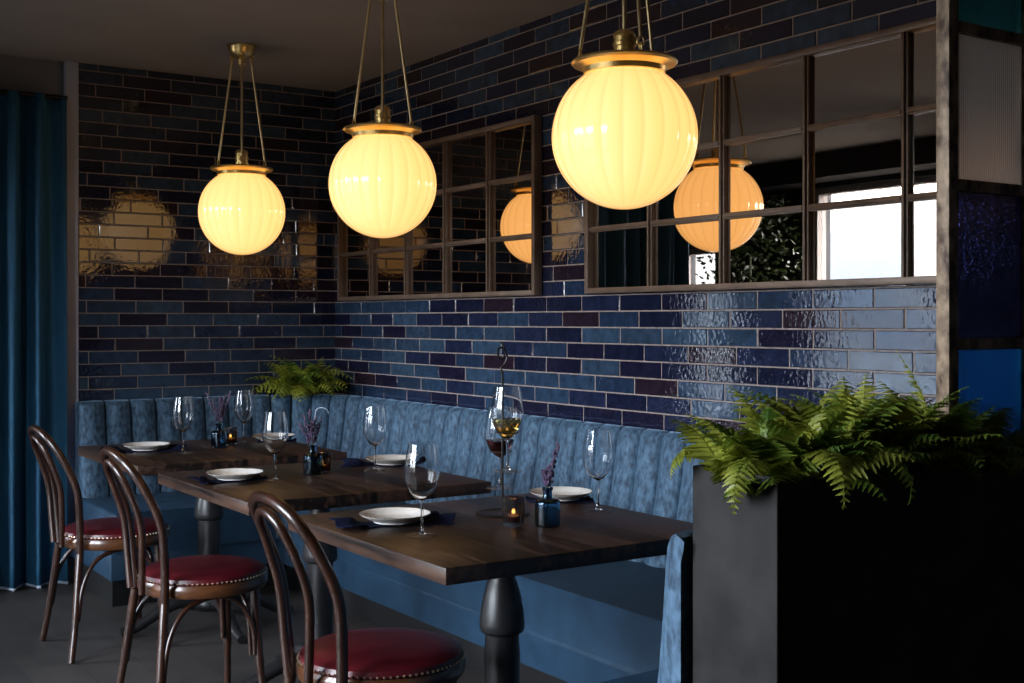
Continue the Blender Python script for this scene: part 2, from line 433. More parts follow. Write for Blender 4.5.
# window wall with three openings  (x0, x1, z0, z1)
WIN = [(-6.95, -5.62, .55, 2.36), (-8.55, -8.02, .40, 1.95), (-4.30, -3.14, .45, 2.40), (-3.04, -1.88, .45, 2.40)]
bm = bmesh.new(); xs = XE
for x0, x1, z0, z1 in sorted(WIN):
    add_box(bm, xs, x0, YF - .25, YF, 0, ZC); add_box(bm, x0, x1, YF - .25, YF, 0, z0); add_box(bm, x0, x1, YF - .25, YF, z1, ZC); xs = x1
add_box(bm, xs, XR, YF - .25, YF, 0, ZC)
struct('wall_front', bm, M['darkwall'])
for i, (x0, x1, z0, z1) in enumerate(WIN):
    bm = bmesh.new(); w = .05
    add_box(bm, x0, x0 + w, YF - .14, YF - .04, z0, z1); add_box(bm, x1 - w, x1, YF - .14, YF - .04, z0, z1)
    add_box(bm, x0 + w, x1 - w, YF - .14, YF - .04, z0, z0 + w); add_box(bm, x0 + w, x1 - w, YF - .14, YF - .04, z1 - w, z1)
    o = struct('window_%d' % (i + 1), bm, M['window_paint'])
    bm = box(x0 + w, x1 - w, YF - .095, YF - .09, z0 + w, z1 - w); obj('pane', bm, M['window_glass'], o, smooth=False)
    la = bpy.data.lights.new('window_daylight', 'AREA'); la.shape = 'RECTANGLE'; la.size = x1 - x0; la.size_y = z1 - z0
    la.cycles.is_portal = True
    lo = bpy.data.objects.new('window_daylight', la); C.objects.link(lo)
    lo.location = ((x0 + x1) / 2, YF - .15, (z0 + z1) / 2); lo.rotation_euler = (PI / 2, 0, 0)   # -Z faces +y
struct('wall_light_block', box(-4.50, -4.42, YF, -.12, 0, ZC), M['darkwall'])     # unseen partition, added to keep window light off the left wall
struct('trim_2', box(XE, -4.51, YF, YF + .30, 2.40, ZC), M['darkwall'])     # boxed-in beam over the windows

# pale building added outside to cut the sky brightness in the far windows
bm = bmesh.new(); add_box(bm, -34, -8.6, -7.4, -7.0, -.1, 2.9)
for fx in range(6):
    for fz in range(1):
        add_box(bm, -33 + fx * 4.2, -31.2 + fx * 4.2, -7.0, -6.9, .9 + fz * 2.8, 2.5 + fz * 2.8, mi=1)
        add_box(bm, -33.1 + fx * 4.2, -31.1 + fx * 4.2, -6.995, -6.82, .8 + fz * 2.8, .9 + fz * 2.8)
struct('wall_sky_block', bm, [noisy('sky_block_render', (.15, .165, .18), (.20, .215, .23), scale=2, rough=.9), plain('sky_block_window', (.08, .11, .15), .2)])

# ------------------------------------------------------------------ curtain
cu = thing('curtain', (XL + .06, .9, 0), 'full-length teal blue velvet curtain hanging in the opening at the far left', 'curtain')
bm = bmesh.new(); ny, nz = 150, 24
rnd = random.Random(11); grid = []
for j in range(nz + 1):
    z = .012 + (2.40 - .012) * j / nz
    row = []
    for i in range(ny + 1):
        s = i / ny; y = -.56 + s * 1.17
        ph = s * 2 * PI * 8 + .9 * sin(s * 15) + .10 * sin(z * 3 + s * 9)
        amp = .034 + .012 * sin(s * 23 + 1) + .008 * (1 - z / 2.4)
        fine = .006 * sin(s * 2 * PI * 47) * max(0, (z - 2.1) / .3)
        row.append(bm.verts.new((amp * sin(ph) + .010 * sin(2 * ph + z) + fine, y + .008 * cos(ph), z)))
    grid.append(row)
for j in range(nz):
    for i in range(ny): bm.faces.new((grid[j][i], grid[j][i + 1], grid[j + 1][i + 1], grid[j + 1][i]))
hem = [tuple(v.co) for v in grid[0]]
co = obj('drape', bm, M['curtain'], cu, angle=180)
sol = co.modifiers.new('thickness', 'SOLIDIFY'); sol.thickness = .004
obj('hem_braid', tube([(x + .006, y, .008) for x, y, z in hem], .0075, seg=6), M['braid'], cu)
obj('rail', tube([(0, -.6, 2.395), (0, .62, 2.395)], .012, seg=10), M['darkmetal'], cu)

# ------------------------------------------------------------------ banquettes
PROF = [(0.0, .40, 0), (0.0, .845, 0), (.006, .870, .3), (.022, .890, .6), (.050, .897, .7), (.078, .890, .9), (.095, .870, 1), (.104, .83, 1), (.116, .74, 1), (.136, .63, 1), (.160, .52, 1), (.176, .43, .8), (.178, .40, .6)]

def add_back(bm, path, chan=.127, bulge=.036, scale=1.0, per=10):
    """vertical-channel backrest swept along path = [(x, y, nx, ny)], its foot against the wall"""
    L = [0]
    for a, b in zip(path, path[1:]): L.append(L[-1] + math.hypot(b[0] - a[0], b[1] - a[1]))
    tot = L[-1]; nch = max(1, round(tot / chan)); FS = (0, .045, .11, .22, .36, .5, .64, .78, .89, .955); per = len(FS); ns = nch * per
    def samp(s):
        for i in range(len(path) - 1):
            if s <= L[i + 1] + 1e-9:
                f = (s - L[i]) / max(1e-9, L[i + 1] - L[i]); a, b = path[i], path[i + 1]
                return [a[k] + (b[k] - a[k]) * f for k in range(4)]
        return path[-1]
    rings = []
    for k in range(ns + 1):
        f = FS[k % per]; x, y, nx, ny = samp(tot * (k // per + f) / nch); l = math.hypot(nx, ny); nx, ny = nx / l, ny / l
        bl = bulge * (abs(sin(PI * f)) ** .5 - .8) - (.010 if k % per == 0 else 0)
        ring = []
        for i, (n, z, w) in enumerate(PROF):
            nn = n * scale + bl * w
            zz = z + (bl * .10 if 2 < i < 6 else 0)
            ring.append(bm.verts.new((x + nx * nn, y + ny * nn, zz)))
        rings.append(ring)
    for A, B in zip(rings, rings[1:]):
        for i in range(len(PROF)):
            j = (i + 1) % len(PROF)
            bm.faces.new((A[i], A[j], B[j], B[i]))
    bm.faces.new(rings[0]); bm.faces.new(rings[-1])

G = .014   # clear of the tile faces
XT = -5.42
YS, XS, XRS = 2.33, -5.53, -2.33      # seat fronts: long run, far run, return at the planter
XB = -1.716                            # planter side of the return
# corner unit
b1 = thing('banquette', (-5.9, 2.6, 0), 'blue velvet corner banquette with channelled back along the far tiled wall', 'banquette', 'blue velvet banquettes')
IV1 = b1.location
def rel(bm, t):
    bmesh.ops.translate(bm, verts=bm.verts, vec=-Vector(t.location)); return bm
path = [(XL + G, 1.57, 1, 0), (XL + G, 2.45, 1, 0)]
r = .55
for k in range(1, 13):
    a = PI - k * PI / 2 / 12
    path.append((XL + G + r + r * cos(a), YW - G - r + r * sin(a), -cos(a), -sin(a)))
path.append((XT - .004, YW - G, 0, -1))
bm = bmesh.new(); add_back(bm, path); obj('backrest', rel(bm, b1), M['velvet'], b1, angle=38)
seat1 = [(XL + .10, 1.55), (XS, 1.55), (XS, YS), (XT - .003, YS), (XT - .003, YW - .10), (XL + .10, YW - .10)]
bm = bmesh.new(); add_prism(bm, seat1, .245, .430, bev=.018, seg=3); obj('seat_cushion', rel(bm, b1), M['bench'], b1)
base1 = [(XL + G, 1.54), (XS - .01, 1.54), (XS - .01, YS + .01), (XT - .003, YS + .01), (XT - .003, YW - G), (XL + G, YW - G)]
bm = bmesh.new(); add_prism(bm, base1, .13, .245, bev=.003); obj('base_panel', rel(bm, b1), M['bench'], b1)
kick1 = [(XL + G, 1.565), (XS - .08, 1.565), (XS - .08, YS + .08), (XT - .003, YS + .08), (XT - .003, YW - G), (XL + G, YW - G)]
bm = bmesh.new(); add_prism(bm, kick1, .0, .13); obj('kick_plate', rel(bm, b1), M['black_kick'], b1)
# long unit with its return along the planter
b2 = thing('banquette', (-3.5, 2.7, 0), 'long blue velvet banquette with channelled back under the mirrors, ending at the planter', 'banquette', 'blue velvet banquettes')
bm = bmesh.new(); add_back(bm, [(XT + .004, YW - G, 0, -1), (XB - .012, YW - G, 0, -1)]); obj('backrest', rel(bm, b2), M['velvet'], b2, angle=40)
bm = bmesh.new(); add_back(bm, [(XB - .010, 2.80, -1, 0), (XB - .010, 1.53, -1, 0)], scale=.62); obj('return_backrest', rel(bm, b2), M['velvet'], b2, angle=40)
seat2 = [(XT + .003, YS), (XRS, YS), (XRS, 1.55), (XB - .06, 1.55), (XB - .06, YW - .10), (XT + .003, YW - .10)]
bm = bmesh.new(); add_prism(bm, seat2, .245, .430, bev=.018, seg=3); obj('seat_cushion', rel(bm, b2), M['bench'], b2)
base2 = [(XT + .003, YS + .01), (XRS + .01, YS + .01), (XRS + .01, 1.54), (XB - .012, 1.54), (XB - .012, YW - G), (XT + .003, YW - G)]
bm = bmesh.new(); add_prism(bm, base2, .13, .245, bev=.003); obj('base_panel', rel(bm, b2), M['bench'], b2)
kick2 = [(XT + .003, YS + .08), (XRS + .08, YS + .08), (XRS + .08, 1.565), (XB - .012, 1.565), (XB - .012, YW - G), (XT + .003, YW - G)]
bm = bmesh.new(); add_prism(bm, kick2, .0, .13); obj('kick_plate', rel(bm, b2), M['black_kick'], b2)

# ------------------------------------------------------------------ mirrors
def mirror(x0, x1, label, ncol=5, nrow=3):
    z0, z1 = 1.405, 2.170
    t = thing('mirror', ((x0 + x1) / 2, YW, z0), label, 'mirror', 'gridded mirrors on the tiled wall')
    yb, yf = -.008, -.050
    hw, h = (x1 - x0) / 2, z1 - z0
    bm = bmesh.new(); w = .022
    add_box(bm, -hw, -hw + w, yf, yb, 0, h, bev=.002); add_box(bm, hw - w, hw, yf, yb, 0, h, bev=.002)
    add_box(bm, -hw + w, hw - w, yf, yb, 0, w, bev=.002); add_box(bm, -hw + w, hw - w, yf, yb, h - w, h, bev=.002)
    obj('frame', bm, M['bronze'], t)
    bm = bmesh.new()
    for i in range(1, ncol):
        x = -hw + 2 * hw * i / ncol
        add_box(bm, x - .011, x + .011, -.036, -.020, w, h - w, bev=.001); add_box(bm, x - .0045, x + .0045, -.047, -.036, w, h - w, bev=.001)
    for j in range(1, nrow):
        z = h * j / nrow
        for i in range(ncol):
            xa, xb = -hw + 2 * hw * i / ncol + (.0112 if i else w), -hw + 2 * hw * (i + 1) / ncol - (.0112 if i < ncol - 1 else w)
            add_box(bm, xa, xb, -.036, -.020, z - .011, z + .011, bev=.001); add_box(bm, xa, xb, -.045, -.036, z - .0045, z + .0045, bev=.001)
    obj('glazing_bars', bm, M['bronze'], t)
    bm = bmesh.new(); rnd = random.Random(int(-x0 * 100))
    for i in range(ncol):
        for j in range(nrow):
            xa, xb = -hw + 2 * hw * i / ncol, -hw + 2 * hw * (i + 1) / ncol; za, zb = h * j / nrow, h * (j + 1) / nrow
            if i == 0: xa += .01
            if i == ncol - 1: xb -= .01
            if j == 0: za += .01
            if j == nrow - 1: zb -= .01
            y = -.0225; a, c = rnd.gauss(0, .0012), rnd.gauss(0, .0012)
            xm, zm = (xa + xb) / 2, (za + zb) / 2
            bm.faces.new([bm.verts.new((x, y + (x - xm) * a + (z - zm) * c, z)) for x, z in ((xa, za), (xb, za), (xb, zb), (xa, zb))])
    bx = add_box(bm, -hw + .01, hw - .01, -.018, yb, .01, h - .01, mi=1)
    o = obj('mirror_glass', bm, [M['mirror'], M['darkmetal']], t, smooth=False)
    return t
mirror(-6.170, -4.255, 'bronze-framed gridded mirror on the tile wall nearer the room corner')
mirror(-3.904, -1.970, 'bronze-framed gridded mirror on the tile wall nearer the fern planter')

# ------------------------------------------------------------------ tables
TS, TZ, TT = .87, .75, .040
def make_table(loc, label):
    t = thing('dining_table', loc, label, 'table', 'dark wood pedestal tables')
    h = TS / 2
    obj('tabletop', box(-h, h, -h, h, TZ - TT, TZ, bev=.004, seg=2), M['wood'], t)
    prof = [(.0, .709), (.10, .709), (.10, .700), (.042, .696), (.036, .670), (.036, .602), (.041, .590), (.051, .555), (.058, .515), (.0615, .482), (.0612, .466),
            (.057, .458), (.047, .452), (.046, .430), (.049, .40), (.047, .30), (.044, .18), (.050, .135), (.066, .115), (.072, .098), (.066, .080), (.052, .070), (0, .066)]
    obj('pedestal', lathe(prof, seg=40), M['iron'], t)
    for k in range(4):
        a = k * PI / 2
        pts = spline([(.03, 0, .105), (.12, 0, .118), (.22, 0, .082), (.31, 0, .034), (.375, 0, .020)], 6)
        pts = [(p.x * cos(a), p.x * sin(a), p.z) for p in pts]
        n = len(pts); obj('foot', tube(pts, [.030 - .011 * i / (n - 1) for i in range(n)], seg=12), M['iron'], t)
    return t
TX = [-2.77, -3.935, -5.045]; TY = 1.815
tb = make_table((TX[0], TY, 0), 'dark wood square table nearest the planter, with the wine stand on it')
dup(tb, (TX[1], TY, 0), 0, 'dark wood square table in the middle of the row')
dup(tb, (TX[2], TY, 0), 0, 'dark wood square table in the far corner beside the curtain')

# ------------------------------------------------------------------ chairs
def make_chair(loc, rz, label):
    t = thing('dining_chair', loc, label, 'chair', 'bentwood chairs along the aisle', rz)
    sz = .452
    obj('seat_rim', lathe([(0, sz - .045), (.190, sz - .045), (.205, sz - .041), (.212, sz - .030), (.212, sz - .010), (.207, sz), (0, sz)], seg=56), M['rimwood'], t)
    obj('seat', lathe([(0, sz), (.204, sz), (.207, sz + .006), (.203, sz + .018), (.185, sz + .027), (.14, sz + .033), (.07, sz + .036), (0, sz + .037)], seg=56), M['leather'], t)
    bm = bmesh.new()
    for k in range(84):
        a = 2 * PI * k / 84; add_ball(bm, (.2075 * cos(a), .2075 * sin(a), sz + .006), .0036, u=6, v=4)
    obj('nailhead_trim', bm, M['nail'], t)
    # bent hoops
    def hoop(wb, yb, wm, zm, zt, yt, r, z0):
        c = [(-wb, yb, z0), (-wb - (wm - wb) * .55, yb - .004, z0 + (zm - z0) * .45), (-wm, yb + (yt - yb) * .14, zm),
             (-wm * .93, yb + (yt - yb) * .50, zm + (zt - zm) * .50), (-wm * .66, yb + (yt - yb) * .87, zm + (zt - zm) * .87), (0, yt, zt)]
        c = c + [(-x, y, z) for x, y, z in c[-2::-1]]
        return tube(spline(c, 7), r, seg=12)
    obj('back_hoop', hoop(.146, -.182, .170, .650, .880, -.312, .0142, sz - .05), M['bentwood'], t)
    obj('inner_hoop', hoop(.058, -.226, .088, .645, .846, -.313, .0115, sz - .03), M['bentwood'], t)
    for s in (-1, 1):
        obj('leg', tube(spline([(s * .146, -.182, sz - .052), (s * .160, -.193, .30), (s * .182, -.210, .14), (s * .204, -.230, .004)], 6), [.0150] * 6 + [.0145] * 6 + [.013] * 7, seg=12), M['bentwood'], t)
        obj('leg', tube(spline([(s * .120, .130, sz - .043), (s * .128, .134, .30), (s * .145, .142, .14), (s * .168, .152, .004)], 6), [.0165] * 6 + [.0150] * 6 + [.0125] * 7, seg=12), M['bentwood'], t)
        obj('brace', tube(spline([(s * .181, -.199, .150), (s * .172, -.178, .28), (s * .160, -.130, .365), (s * .150, -.06, .398), (s * .142, .02, .398), (s * .140, .08, .36), (s * .140, .118, .28), (s * .140, .126, .19)], 6), .0085, seg=10), M['bentwood'], t)
    obj('brace', tube(spline([(-.124, .118, .190), (-.118, .112, .30), (-.095, .105, .375), (-.04, .10, .400), (.04, .10, .400), (.095, .105, .375), (.118, .112, .30), (.124, .118, .190)], 6), .0085, seg=10), M['bentwood'], t)
    return t
ch = make_chair((-2.745, 1.435, 0), 0.0, 'bentwood chair with red leather seat nearest the camera, at the front table')
dup(ch, (-3.978, 1.41, 0), .02, 'bentwood chair with red leather seat in the middle, second from the curtain')
dup(ch, (-4.975, 1.40, 0), .03, 'bentwood chair with red leather seat farthest back, beside the curtain')

# ------------------------------------------------------------------ pendants
def make_pendant(loc, phi, label):
    t = thing('pendant_light', loc, label, 'pendant lamp', 'brass pendant lamps with fluted globes', phi)
    R = .2015
    # heights are measured from the globe's centre
    zc = ZC - loc[2]
    nrib = 22
    prof = []
    n = 34; a0 = math.asin(.098 / R)
    for i in range(n + 1):
        a = PI - (PI - a0) * i / n
        prof.append((R * sin(a) if i else 0, R * cos(a)))
    prof += [(.098, R * cos(a0) + .012)]
    def rm(a, z):
        q = abs(sin(a * nrib / 2)); return 1 - .026 * (1 - q ** .7) * max(0, 1 - (abs(z) / R) ** 4)
    obj('globe', lathe(prof, seg=nrib * 10, rmod=rm), M['globe'], t, angle=180)
    zt = R * cos(a0)
    obj('collar', lathe([(.100, zt - .008), (.112, zt - .004), (.116, zt + .010), (.128, zt + .018), (.142, zt + .020), (.147, zt + .026), (.144, zt + .032), (.120, zt + .034), (.075, zt + .040), (.034, zt + .046),
                         (.034, zt + .040), (.09, zt + .030), (.100, zt + .010), (.100, zt - .008)], seg=64), M['brass'], t)
    obj('lamp_holder', lathe([(0, zt + .042), (.033, zt + .042), (.033, zt + .052), (.029, zt + .054), (.029, zt + .070), (.032, zt + .072), (.032, zt + .082), (.029, zt + .084), (.029, zt + .098), (.031, zt + .100), (.026, zt + .112), (.012, zt + .118), (0, zt + .118)], seg=32), M['brass'], t)
    obj('centre_rod', tube([(0, 0, zt + .11), (0, 0, zc - .085)], .0065, seg=10), M['rod'], t)
    rr, rt = .124, .052
    zb, zu = zt + .070, zc - .075
    for k in range(3):
        a = k * 2 * PI / 3
        o = obj('side_rod', tube([(rr * cos(a), rr * sin(a), zb), (rt * cos(a), rt * sin(a), zu)], .0055, seg=10), M['rod'], t)
        def ring(c, r, vert):
            e = Vector((-sin(a), cos(a), 0)) if vert else Vector((cos(a), sin(a), 0))
            obj('link', tube([Vector(c) + e * (r * cos(q)) + Vector((0, 0, r * 1.3 * sin(q))) for q in (2 * PI * j / 14 for j in range(14))], .0026, seg=6, closed=True), M['brass'], o)
        ring((rr * cos(a), rr * sin(a), zb - .010), .010, True); ring((rr * cos(a), rr * sin(a), zb - .026), .009, False)
        ring((rt * cos(a), rt * sin(a), zu + .009), .009, True); ring((rt * cos(a), rt * sin(a), zu + .024), .008, False)
    obj('canopy', lathe([(0, zc), (.066, zc), (.068, zc - .006), (.060, zc - .014), (.058, zc - .030), (.050, zc - .046), (.034, zc - .060), (.018, zc - .066), (.016, zc - .080), (.020, zc - .086), (.012, zc - .098), (0, zc - .10)], seg=40), M['brass'], t)
    return t
LAT = math.atan2(CT, ST)     # direction of image-right in plan
def pend(x, dphi): return (x, 2.13, 1.807), LAT + math.radians(dphi)
p, a = pend(-2.635, 165); make_pendant(p, a, 'fluted globe pendant hanging nearest the camera, largest in view')
p, a = pend(-4.065, 156); make_pendant(p, a, 'fluted globe pendant hanging in the middle of the three')
p, a = pend(-5.483, 163); make_pendant(p, a, 'fluted globe pendant hanging farthest back, in front of the far tile wall')

# ------------------------------------------------------------------ planter and divider screen
PX0, PX1, PY0, PY1, PZ = XB, -1.50, 1.55, 2.985, 1.028
pl = thing('planter_box', ((PX0 + PX1) / 2, (PY0 + PY1) / 2, 0), 'tall blackened steel planter at the end of the banquette', 'planter')
bm = bmesh.new(); w = .008
add_box(bm, PX0, PX1, PY0, PY0 + w, 0, PZ, bev=.002); add_box(bm, PX0, PX1, PY1 - w, PY1, 0, PZ, bev=.002)
add_box(bm, PX0, PX0 + w, PY0 + w, PY1 - w, 0, PZ, bev=.002); add_box(bm, PX1 - w, PX1, PY0 + w, PY1 - w, 0, PZ, bev=.002)
obj('body', rel(bm, pl), M['steel'], pl, smooth=False)
bm = bmesh.new(); n = 18; g = []
rnd = random.Random(2)
for j in range(41):
    g.append([bm.verts.new((PX0 + w + (PX1 - PX0 - 2 * w) * i / 8, PY0 + w + (PY1 - PY0 - 2 * w) * j / 40, .985 + rnd.uniform(-.008, .008))) for i in range(9)])
for j in range(40):
    for i in range(8): bm.faces.new((g[j][i], g[j][i + 1], g[j + 1][i + 1], g[j + 1][i]))
o = obj('soil', rel(bm, pl), M['soil'], pl); o['kind'] = 'stuff'

sx, sy0, sy1 = -1.600, 2.147, 2.975
sc = thing('divider_screen', (sx, (sy0 + sy1) / 2, PZ), 'rusted steel screen with coloured glass panes standing on the planter', 'screen')
ys = [sy0, 2.415, 2.69, sy1]; zs = [PZ + .012, 1.25, 1.58, 1.907, 2.234, ZC - .012]
for y in ys:
    bm = bmesh.new(); add_box(bm, sx - .016, sx + .016, y - .016, y + .016, PZ, ZC, bev=.002); obj('post', rel(bm, sc), M['rusty'], sc)
for z in zs:
    for ya, yb in zip(ys, ys[1:]):
        bm = bmesh.new(); add_box(bm, sx - .013, sx + .013, ya + .0155, yb - .0155, z - .012, z + .012, bev=.002); obj('rail', rel(bm, sc), M['rusty'], sc)
PM = [('azure', 'azure blue hammered glass'), ('navyglass', 'dark navy hammered glass'), ('ribbed', 'clear ribbed glass'), ('tealglass', 'teal hammered glass'), ('navyglass', 'dark navy hammered glass')]
for ci, (ya, yb) in enumerate(zip(ys, ys[1:])):
    for ri in range(5):
        mk, lb = PM[ri] if ci == 0 else PM[(ri + 2 * ci) % 5]
        bm = bmesh.new(); add_box(bm, sx - .003, sx + .003, ya + .015, yb - .015, zs[ri] + .011, zs[ri + 1] - .011); o = obj('pane', rel(bm, sc), M[mk], sc, smooth=False)
        o['label'] = lb

# ------------------------------------------------------------------ ferns
def add_frond(bm, base, az, el, length, droop, leaf, rnd, mi=0, pairs=17, twist=0.0, lobes=4):
    """one arching frond: a rachis with toothed leaflets on both sides"""
    n = 22; p = Vector(base); pts = [p.copy()]; tang = []
    e = el; side_bend = rnd.uniform(-.35, .35)
    for i in range(n):
        d = Vector((cos(az) * cos(e), sin(az) * cos(e), sin(e))); tang.append(d)
        p = p + d * (length / n); pts.append(p.copy())
        e -= droop / n * (0.55 + .9 * i / n); az += side_bend / n
    tang.append(tang[-1])
    add_tube(bm, pts[::3] + [pts[-1]], [.0016 * (1 - .7 * k / 8) for k in range(len(pts[::3]) + 1)], seg=4, mi=mi)
    for k in range(pairs):
        s = .14 + .86 * (k + .5) / pairs
        f = s * n; i = min(n - 1, int(f)); q = pts[i].lerp(pts[i + 1], f - i); T = tang[i]
        up = Vector((0, 0, 1)); S = T.cross(up)
        S = S.normalized() if S.length > 1e-4 else Vector((1, 0, 0))
        Nn = S.cross(T).normalized()
        S = (Matrix.Rotation(twist, 3, T) @ S); Nn = (Matrix.Rotation(twist, 3, T) @ Nn)
        ll = leaf * (min(1, (s - .08) / .22) ** .7) * max(.10, (1 - ((s - .25) / .78) ** 1.6 if s > .25 else 1)) * rnd.uniform(.88, 1.1)
        for sd in (-1, 1):
            D = (S * sd * .90 + T * .42 - Nn * rnd.uniform(.0, .30)).normalized()
            W = (T - D * T.dot(D)).normalized()
            w = ll * .25 + .0014
            m = lobes * 2
            mid, ua, da = [], [], []
            for j in range(m + 1):
                r_ = j / m; ww = w * (1 - r_) ** .75 * (1.0 if j % 2 else .62) if j < m else 0.0003
                if j == 0: ww = w * .35
                c = q + D * (ll * r_) - Nn * (ll * .22 * r_ * r_)
                mid.append(bm.verts.new(c)); ua.append(bm.verts.new(c + W * ww + Nn * ww * .35)); da.append(bm.verts.new(c - W * ww + Nn * ww * .35))
            for j in range(m):
                f1 = bm.faces.new((mid[j], mid[j + 1], ua[j + 1], ua[j])); f2 = bm.faces.new((mid[j + 1], mid[j], da[j], da[j + 1]))
                f1.material_index = f2.material_index = mi

def fern(loc, label, cat, group, specs, seed, mats, name='fern'):
    rnd = random.Random(seed); bm = bmesh.new()
    for sp in specs(rnd):
        add_frond(bm, *sp[:6], rnd, **sp[6])
    o = obj(name, bm, mats, smooth=False); o.location = loc
    return tag(o, label, cat, group)

def planter_specs(sx_, sy_, nf, hl, extra=()):
    def f(rnd):
        out = []
        for k in range(nf):
            bx, by = rnd.uniform(-1, 1), rnd.uniform(-1, 1)
            az = math.atan2(by, bx) + rnd.uniform(-.9, .9)
            up = k % 5 < 2
            el = rnd.uniform(1.15, 1.45) if up else rnd.uniform(.6, 1.2)
            L = hl * rnd.uniform(.75, 1.15) * (1.0 if up else .9)
            if not up and cos(az) < -.1: L *= .6; el = max(el, 1.1)
            if not up and sin(az) < -.3: L *= .65
            out.append(((bx * sx_, by * sy_, 0), az, el, L, rnd.uniform(.9, 1.75), .050 * rnd.uniform(.85, 1.3), dict(mi=rnd.choice((0, 0, 1)), pairs=15, twist=rnd.uniform(-.6, .6))))
        return out + list(extra)
    return f
R_ = math.radians
FM = [M['fern'], M['fern_yellow']]
zf = .990; xm = (PX0 + PX1) / 2
fg = 'ferns in the steel planter'
fern((xm, 1.68, zf), 'bushy fern at the front end of the steel planter, fronds drooping over its corner', 'fern', fg,
     planter_specs(.070, .11, 85, .205, [((-.07, -.07, .03), R_(245), 1.0, .165, 3.0, .050, dict(mi=1, pairs=18)), ((.06, -.10, .03), R_(285), .8, .22, 2.9, .048, dict(mi=1, pairs=17)),
                                   ((.08, -.02, .03), R_(330), .95, .24, 3.1, .05, dict(mi=1, pairs=17)), ((.08, .06, .03), R_(5), .9, .22, 3.2, .042, dict(pairs=16)),]), 21, FM)
fern((xm, 1.90, zf), 'tall fern in the middle of the steel planter mound', 'fern', fg, planter_specs(.070, .12, 85, .240), 22, FM)
fern((xm, 2.07, zf), 'fern in the steel planter just before the screen post', 'fern', fg, planter_specs(.070, .09, 55, .215, [((.05, .0, .02), R_(240), 1.40, .25, .5, .042, dict(mi=1, pairs=17))]), 23, FM)
fern((xm + .045, 2.24, zf), 'low fern in the steel planter in front of the azure pane', 'fern', fg, planter_specs(.04, .07, 16, .115), 24, FM)

# corner pocket planter behind the curved back
cp = thing('planter_box', (-6.16, 2.86, 0), 'small dark planter tucked into the tiled corner behind the banquette', 'planter')
tri = []
for k in range(0, 11):
    a = PI - k * PI / 2 / 10
    tri.append((XL + G + .555 + .565 * cos(a), YW - G - .555 + .565 * sin(a)))
tri = [(x, y) for x, y in tri if x > XL + .02 and y < YW - .02]
tri = tri + [(tri[-1][0], YW - .012), (XL + .012, YW - .012), (XL + .012, tri[0][1])]
bm = bmesh.new(); add_prism(bm, tri, .433, .875, bev=.002); obj('body', rel(bm, cp), M['steel'], cp, smooth=False)
cxm, cym = -6.225, 2.925
bm = bmesh.new(); add_prism(bm, [(cxm + (x - cxm) * .9, cym + (y - cym) * .9) for x, y in tri], .8755, .884); o = obj('soil', rel(bm, cp), M['soil'], cp); o['kind'] = 'stuff'
def corner_specs(rnd):
    out = []
    for k in range(46):
        az = R_(-45) + rnd.uniform(-1.0, 1.0) * R_(72)
        out.append(((rnd.uniform(-.03, .06), rnd.uniform(-.13, .02), 0), az, rnd.uniform(.55, 1.35), rnd.uniform(.23, .36), rnd.uniform(.9, 2.0), .074 * rnd.uniform(.8, 1.25), dict(mi=rnd.choice((0, 1, 1)), pairs=11, twist=rnd.uniform(-.6, .6), lobes=3)))
    for az, L in ((-85, .36), (-70, .38), (-55, .33), (-98, .32)):
        out.append(((.0, -.07, .0), R_(az), .95, L, 2.4, .062, dict(mi=1, pairs=13, lobes=3)))
    return out
fern((-6.180, 2.825, .885), 'yellow-green fern in the tiled corner, spilling over the banquette back', 'fern', None, corner_specs, 31, FM)

# leafy plant by the far window, seen in the mirror
pt = thing('potted_tree', (-6.95, -.95, 0), 'dark leafy potted tree by the far window, seen only in the mirror', 'plant')
obj('pot', lathe([(0, 0), (.13, 0), (.17, .32), (.18, .34), (.165, .34), (.155, .30), (0, .30)], seg=32), M['darkmetal'], pt)
obj('trunk', tube(spline([(0, 0, .28), (.02, .01, .8), (-.02, 0, 1.3), (.0, .02, 1.8)], 6), .014, seg=8), M['stem'], pt)
bm = bmesh.new(); rnd = random.Random(8)
for k in range(1300):
    z = rnd.uniform(1.15, 2.3); rr = .46 * math.sqrt(rnd.random()) * (1 - abs(z - 1.75) / .75) ** .5 if abs(z - 1.75) < .74 else .02
    a = rnd.uniform(0, 2 * PI); c = Vector((rr * cos(a), rr * sin(a), z))
    d = Vector((rnd.gauss(0, 1), rnd.gauss(0, 1), rnd.gauss(0, .6))).normalized(); s = d.cross(Vector((rnd.gauss(0, 1), rnd.gauss(0, 1), rnd.gauss(0, 1)))).normalized()
    l, w_ = rnd.uniform(.04, .065), .014
    vs = [bm.verts.new(c), bm.verts.new(c + d * l * .5 + s * w_), bm.verts.new(c + d * l), bm.verts.new(c + d * l * .5 - s * w_)]
    bm.faces.new(vs)
obj('foliage', bm, M['fern_dark'], pt, smooth=False)

